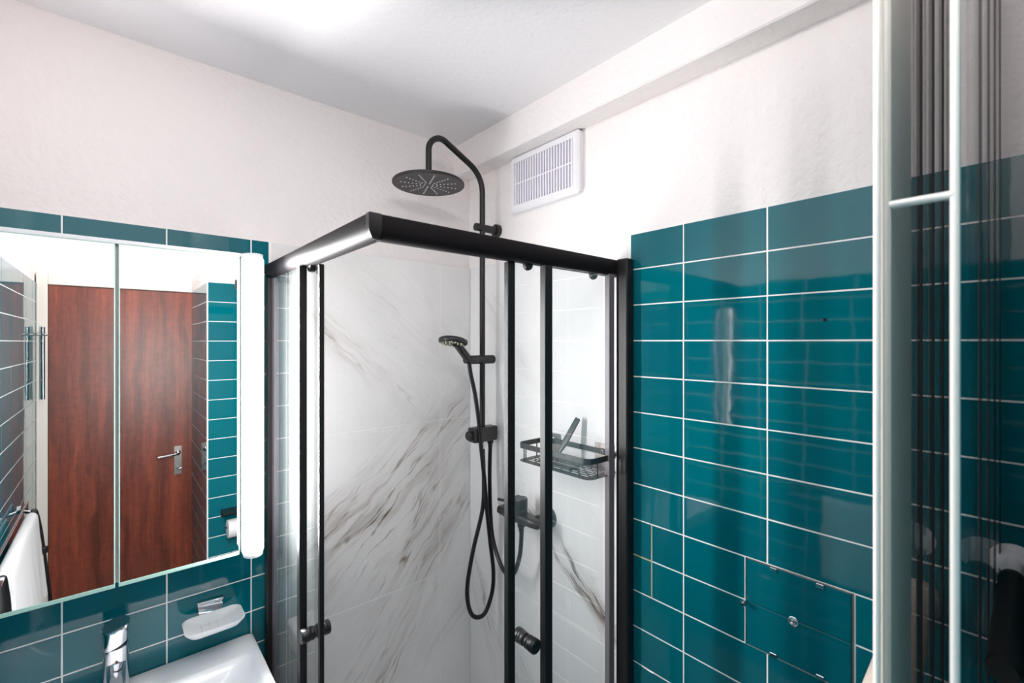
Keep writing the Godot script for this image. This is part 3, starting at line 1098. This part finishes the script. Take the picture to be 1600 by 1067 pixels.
func access_panel() -> void:
	var top := TILE_TOP - ROW * 8
	var low := TILE_TOP - ROW * 10
	var n0 := 0.2400
	var n1 := 0.4445
	var a := thing("access_panel", P(XB, 0.343, low), "square teal tiled access panel with metal clips, set into the right wall", "access panel")
	var rng := RandomNumberGenerator.new()
	rng.seed = 9
	var b := new_mesh()
	box(b, P(XB - 0.0002, n0, low + 0.002), P(XB + 0.0015, n1, top - 0.002), 0.0)
	part("backing", b, M.teal_2, a)
	for s in [[low + 0.0025, (low + top) / 2 - 0.0006], [(low + top) / 2 + 0.0006, top - 0.0025]]:
		b = new_mesh()
		box(b, P(XB - 0.003, n0 + 0.0015, s[0]), P(XB, n1 - 0.0012, s[1]), 0.0008)
		part("tile", b, M.teal_2, a)
	b = new_mesh()
	for e in [[n1 - 0.0008, n1 + 0.0016, low, top], [n0 - 0.0022, n0 + 0.0008, low, top]]:
		box(b, P(XB - 0.0022, e[0], e[2]), P(XB + 0.001, e[1], e[3]), 0.0004)
	box(b, P(XB - 0.0022, n0, top - 0.0022), P(XB + 0.001, n1, top - 0.0002), 0.0004)
	box(b, P(XB - 0.0022, n0, low + 0.0004), P(XB + 0.001, n1, low + 0.002), 0.0004)
	part("metal_frame", b, M.steel, a)
	for n in [0.385, 0.295]:
		for h in [top - 0.007, low + 0.005]:
			b = new_mesh()
			box(b, P(XB - 0.0060, n - 0.0078, h - 0.005), P(XB - 0.0028, n + 0.0078, h + 0.005), 0.001)
			part("clip", b, M.chrome, a)
	b = new_mesh()
	turned(b, P(XB - 0.003, 0.345, (low + top) / 2 - 0.002), Vector3.LEFT, [[0, 0.0105], [0.002, 0.0105], [0.0045, 0.0075], [0.0035, 0.005], [0.003, 0.002]], 20, [1])
	part("screw", b, M.chrome, a)
	b = new_mesh()
	turned(b, P(XB - 0.002, 0.4445, (low + top) / 2 - 0.001), Vector3.LEFT, [[0, 0.0035], [0.010, 0.0035], [0.012, 0.006], [0.017, 0.0068], [0.021, 0.003]], 16, [])
	part("pull_knob", b, M.chrome, a)

# ---------------------------------------------------------------- right foreground
func screen() -> void:
	var s := thing("folding_screen", P(0.8, 0.07, 1.08), "folded white framed screen of smoky glass strips at the right edge", "folding screen")
	var lo := 1.08
	var hi := 2.36
	# first leaf
	var n1 := 0.085
	var b := new_mesh()
	slab(b, P(0.494, n1 + 0.0035, lo), Vector3.RIGHT, P(0, 1, 0), 0.003, 0.0026, 0.0024, hi - lo, 0.0006)
	part("stile", b, M.white_paint, s)
	b = new_mesh()
	box(b, P(0.4965, n1 - 0.005, lo), P(0.598, n1 + 0.0015, hi), 0.002)
	part("side_profile", b, M.grey_profile, s)
	var xs := [0.60, 0.686, 0.780, 0.873, 0.955, 1.05, 1.112]
	for k in xs.size() - 1:
		b = new_mesh()
		box(b, P(xs[k] + 0.003, n1 - 0.0015, lo), P(xs[k + 1] - 0.003, n1 + 0.0015, hi), 0.0)
		part("glass_strip", b, M.smoky_glass, s)
		b = new_mesh()
		box(b, P(xs[k] - 0.003, n1 - 0.0025, lo), P(xs[k] + 0.003, n1 + 0.0025, hi), 0.0005)
		part("joint", b, M.seal, s)
	# second leaf, slightly closed
	xs = [0.508, 0.60, 0.745, 0.865, 0.985, 1.112]
	b = new_mesh()
	slab(b, P(0.502, 0.041, lo), Vector3.RIGHT, P(0, 1, 0), 0.004, 0.0031, 0.0025, hi - lo, 0.0008)
	part("stile", b, M.white_paint, s)
	for k in xs.size() - 1:
		var n2 := lerpf(0.041, 0.036, (xs[k] - 0.5) / 0.6)
		b = new_mesh()
		box(b, P(xs[k] + 0.002, n2 - 0.0012, lo), P(xs[k + 1] - 0.004, n2 + 0.0012, hi), 0.0)
		part("glass_strip", b, M.blue_glass, s)
		if k > 0:
			b = new_mesh()
			box(b, P(xs[k + 1] - 0.004, n2 - 0.0012, lo), P(xs[k + 1] + 0.002, n2 + 0.0012, hi), 0.0004)
			part("joint", b, M.seal, s)
	# spacer between the two leaves
	b = new_mesh()
	rod(b, P(0.501, 0.041, 1.8165), P(0.5, n1 - 0.003, 1.8165), 0.0034, 14)
	part("spacer", b, M.white_paint, s)

func pipes() -> void:
	var p := thing("wall_pipe", P(XB, 0.0215, 1.335), "white pipe stub with a wall rosette and a black taped sleeve", "pipe")
	var b := new_mesh()
	turned(b, P(XB, 0.0215, 1.335), Vector3.LEFT, [[0, 0.030], [0.004, 0.030], [0.008, 0.025], [0.009, 0.021], [0.015, 0.0185], [0.016, 0.012]], 30, [1, 3])
	part("rosette", b, M.white_plastic, p)
	b = new_mesh()
	rod(b, P(XB, 0.0215, 1.335), P(1.02, 0.0215, 1.335), 0.0115, 20)
	part("stub", b, M.white_plastic, p)
	b = new_mesh()
	turned(b, P(1.045, 0.0215, 1.335), Vector3.LEFT, [[0, 0.0118], [0.004, 0.0145], [0.02, 0.0160], [0.03, 0.0150], [0.05, 0.0155], [0.30, 0.0155], [0.31, 0.012]], 20, [])
	part("sleeve", b, M.black_tape, p, "black taped sleeve")
	b = new_mesh()
	box(b, P(0.925, -0.008, 1.285), P(0.945, 0.028, 1.300), 0.002)
	part("side_bar", b, M.white_plastic, p)
	var c := thing("waste_pipe", P(XB, 0.136, 1.23), "cream pipe running out from the right wall behind the folding screen", "pipe")
	b = new_mesh()
	turned(b, P(XB, 0.138, 1.230), P(0.74, 0.1335, 1.195) - P(XB, 0.138, 1.230), [[0, 0.032], [0.02, 0.032], [0.022, 0.028], [0.33, 0.029], [0.34, 0.032], [0.375, 0.032], [0.378, 0.028]], 26, [1, 2, 3, 4, 5])
	part("pipe", b, M.cream, c)

# ---------------------------------------------------------------- seen in the mirror
func left_wall_things() -> void:
	var rx := -0.268
	var rh := 0.955
	var r := thing("towel_rail", P(XC, 0.35, rh), "chrome towel rail on the left wall, seen in the mirror", "towel rail")
	var b := new_mesh()
	for q in [[rx, rh, 0.007], [-0.288, rh + 0.045, 0.005]]:
		b = new_mesh()
		rod(b, P(q[0], -0.09, q[1]), P(q[0], 0.80, q[1]), q[2], 16)
		part("bar", b, M.chrome, r)
	for n in [-0.075, 0.78]:
		b = new_mesh()
		rod(b, P(XC, n, rh + 0.02), P(rx, n, rh), 0.007, 14)
		rod(b, P(-0.288, n, rh + 0.045), P(-0.288, n, rh), 0.005, 12)
		turned(b, P(XC, n, rh + 0.02), Vector3.RIGHT, [[0, 0.022], [0.006, 0.022], [0.009, 0.012]], 20, [1])
		part("bracket", b, M.chrome, r)
	# towel folded over the bar
	var t := thing("bath_towel", P(rx, 0.3, rh), "white terry towel hanging over the chrome rail, seen in the mirror", "towel")
	b = new_mesh()
	var wave := noise(1.0, 2, 40)
	var outer := []
	var inner := []
	for i in 41:
		var n := -0.005 + 0.66 * i / 40.0
		var ro := []
		var ri := []
		for k in 33:
			var q := k / 32.0
			var p := Vector2.ZERO
			var w := Vector2.ZERO
			if q < 0.40:
				var d := 1.0 - q / 0.40
				p = Vector2(-0.019 - 0.006 * d, -0.24 * d)
				w = Vector2(1, 0)
			elif q > 0.54:
				var d := (q - 0.54) / 0.46
				p = Vector2(0.020 + 0.028 * d, -0.345 * d)
				w = Vector2(-1, 0)
			else:
				var a := PI * (1.0 - (q - 0.40) / 0.14)
				p = Vector2(0.0195 * cos(a), 0.0195 * sin(a))
				w = -p.normalized()
			var deep := clampf(-p.y / 0.3, 0.0, 1.0) if q > 0.5 else 0.0
			var fold := 0.016 * wave.get_noise_2d(n * 5.5, q * 0.6) * deep
			p.x += fold
			p.y += 0.004 * wave.get_noise_2d(n * 9.0, 20.0) * deep
			var side := 0.012 * wave.get_noise_2d(q * 4.0, 50.0 + i / 41.0)
			ro.append(P(rx + p.x, n + side, rh + p.y))
			ri.append(P(rx + p.x + w.x * 0.009, n + side, rh + p.y + w.y * 0.009))
		outer.append(ro)
		inner.append(ri)
	var tr := PackedVector3Array()
	var g := PackedInt32Array()
	for i in 40:
		for k in 32:
			quad_to(tr, g, outer[i][k], outer[i + 1][k], outer[i + 1][k + 1], outer[i][k + 1], 0)
			quad_to(tr, g, inner[i][k], inner[i][k + 1], inner[i + 1][k + 1], inner[i + 1][k], 0)
		quad_to(tr, g, outer[i][0], inner[i][0], inner[i + 1][0], outer[i + 1][0], 1)
		quad_to(tr, g, outer[i][32], outer[i + 1][32], inner[i + 1][32], inner[i][32], 1)
	for k in 32:
		quad_to(tr, g, outer[0][k], outer[0][k + 1], inner[0][k + 1], inner[0][k], 2)
		quad_to(tr, g, outer[40][k], inner[40][k], inner[40][k + 1], outer[40][k + 1], 2)
	b.add(tr, g)
	part("cloth", b, M.towel, t)
	# black strap beside the towel
	var st := thing("black_strap", P(-0.24, -0.045, 0.75), "thin black strap with a buckle hanging beside the white towel", "strap")
	for dn in [0.0, -0.016]:
		b = new_mesh()
		tube(b, curve([P(-0.272, -0.045 + dn, 0.968), P(-0.2585, -0.045 + dn, 0.966), P(-0.246, -0.045 + dn, 0.90), P(-0.234, -0.045 + dn * 0.5, 0.80), P(-0.223, -0.045 + dn, 0.67), P(-0.211, -0.045 + dn, 0.54)], 0.01), 0.0045, 8)
		part("webbing", b, M.black_plastic, st)
	b = new_mesh()
	box(b, P(-0.246, -0.062, 0.775), P(-0.222, -0.036, 0.805), 0.004)
	part("buckle", b, M.black_plastic, st)
	# chrome robe hook rail by the door
	var h := thing("robe_hook", P(-0.285, ND + 0.02, 1.6), "chrome vertical robe hook rod on the pale door frame, seen in the mirror", "hook")
	b = new_mesh()
	rod(b, P(-0.282, ND + 0.04, 1.40), P(-0.282, ND + 0.04, 1.775), 0.008, 14)
	part("rod", b, M.chrome, h)
	for y in [1.735]:
		b = new_mesh()
		rod(b, P(-0.282, ND + 0.012, y), P(-0.282, ND + 0.06, y), 0.006, 12)
		rod(b, P(-0.306, ND + 0.04, y), P(-0.262, ND + 0.04, y), 0.006, 12)
		part("prong", b, M.chrome, h)

func paper_holder() -> void:
	var p := thing("paper_holder", P(0.47, -0.01, 0.76), "dark metal toilet paper holder on the teal shaft wall, seen in the mirror", "paper holder")
	var b := new_mesh()
	slab(b, P(0.487, -0.010, 0.800), Vector3.LEFT, Vector3.UP, 0.070, 0.018, 0.003, 0.010)
	box(b, P(0.417, -0.010, 0.814), P(0.557, 0.085, 0.820), 0.001)
	part("lid", b, M.black_plastic, p)
	b = new_mesh()
	tube(b, rounded([P(0.560, -0.01, 0.742), P(0.560, 0.05, 0.738), P(0.423, 0.05, 0.738)], 0.01), 0.004, 10)
	part("arm", b, M.black_plastic, p)
	var r := thing("toilet_paper_roll", P(0.49, 0.05, 0.735), "white toilet paper roll on the dark holder, seen in the mirror", "toilet paper")
	b = new_mesh()
	turned(b, P(0.437, 0.05, 0.730), Vector3.RIGHT, [[0, 0.018], [0.0005, 0.044], [0.002, 0.046], [0.098, 0.046], [0.0995, 0.044], [0.1, 0.018]], 32, [1, 2, 3, 4])
	part("roll", b, M.paper, r)

func ceiling_lamp() -> void:
	var at := P(0.12, 0.05, CEIL)
	var l := thing("ceiling_lamp", at, "round opal lamp on the ceiling just in front of the door niche", "lamp")
	var b := new_mesh()
	turned(b, at, Vector3.DOWN, [[0, 0.215], [0.012, 0.215], [0.014, 0.210]], 40, [1])
	part("base", b, M.white_plastic, l)
	var glow := mat("opal_glow", Color8(250, 250, 250), 0.4)
	glow.emission_enabled = true
	glow.emission = Color(1.0, 0.985, 0.98)
	glow.emission_energy_multiplier = 3.0
	b = new_mesh()
	turned(b, at + Vector3.DOWN * 0.013, Vector3.DOWN, [[0, 0.207], [0.035, 0.203], [0.055, 0.185], [0.065, 0.13], [0.068, 0.04]], 40)
	part("shade", b, glow, l)
	for k in 4:
		var o := OmniLight3D.new()
		o.name = "lamp_light"
		l.add_child(o, true)
		o.position = Vector3(0.13 * cos(TAU * k / 4.0), -0.044, 0.13 * sin(TAU * k / 4.0))
		o.light_size = 0.028
		o.light_energy = CEILING_ENERGY / 4.0
		o.light_color = Color(1.0, 0.985, 0.98)
		o.omni_range = 6.0
		o.omni_attenuation = 2.0
		o.shadow_enabled = true
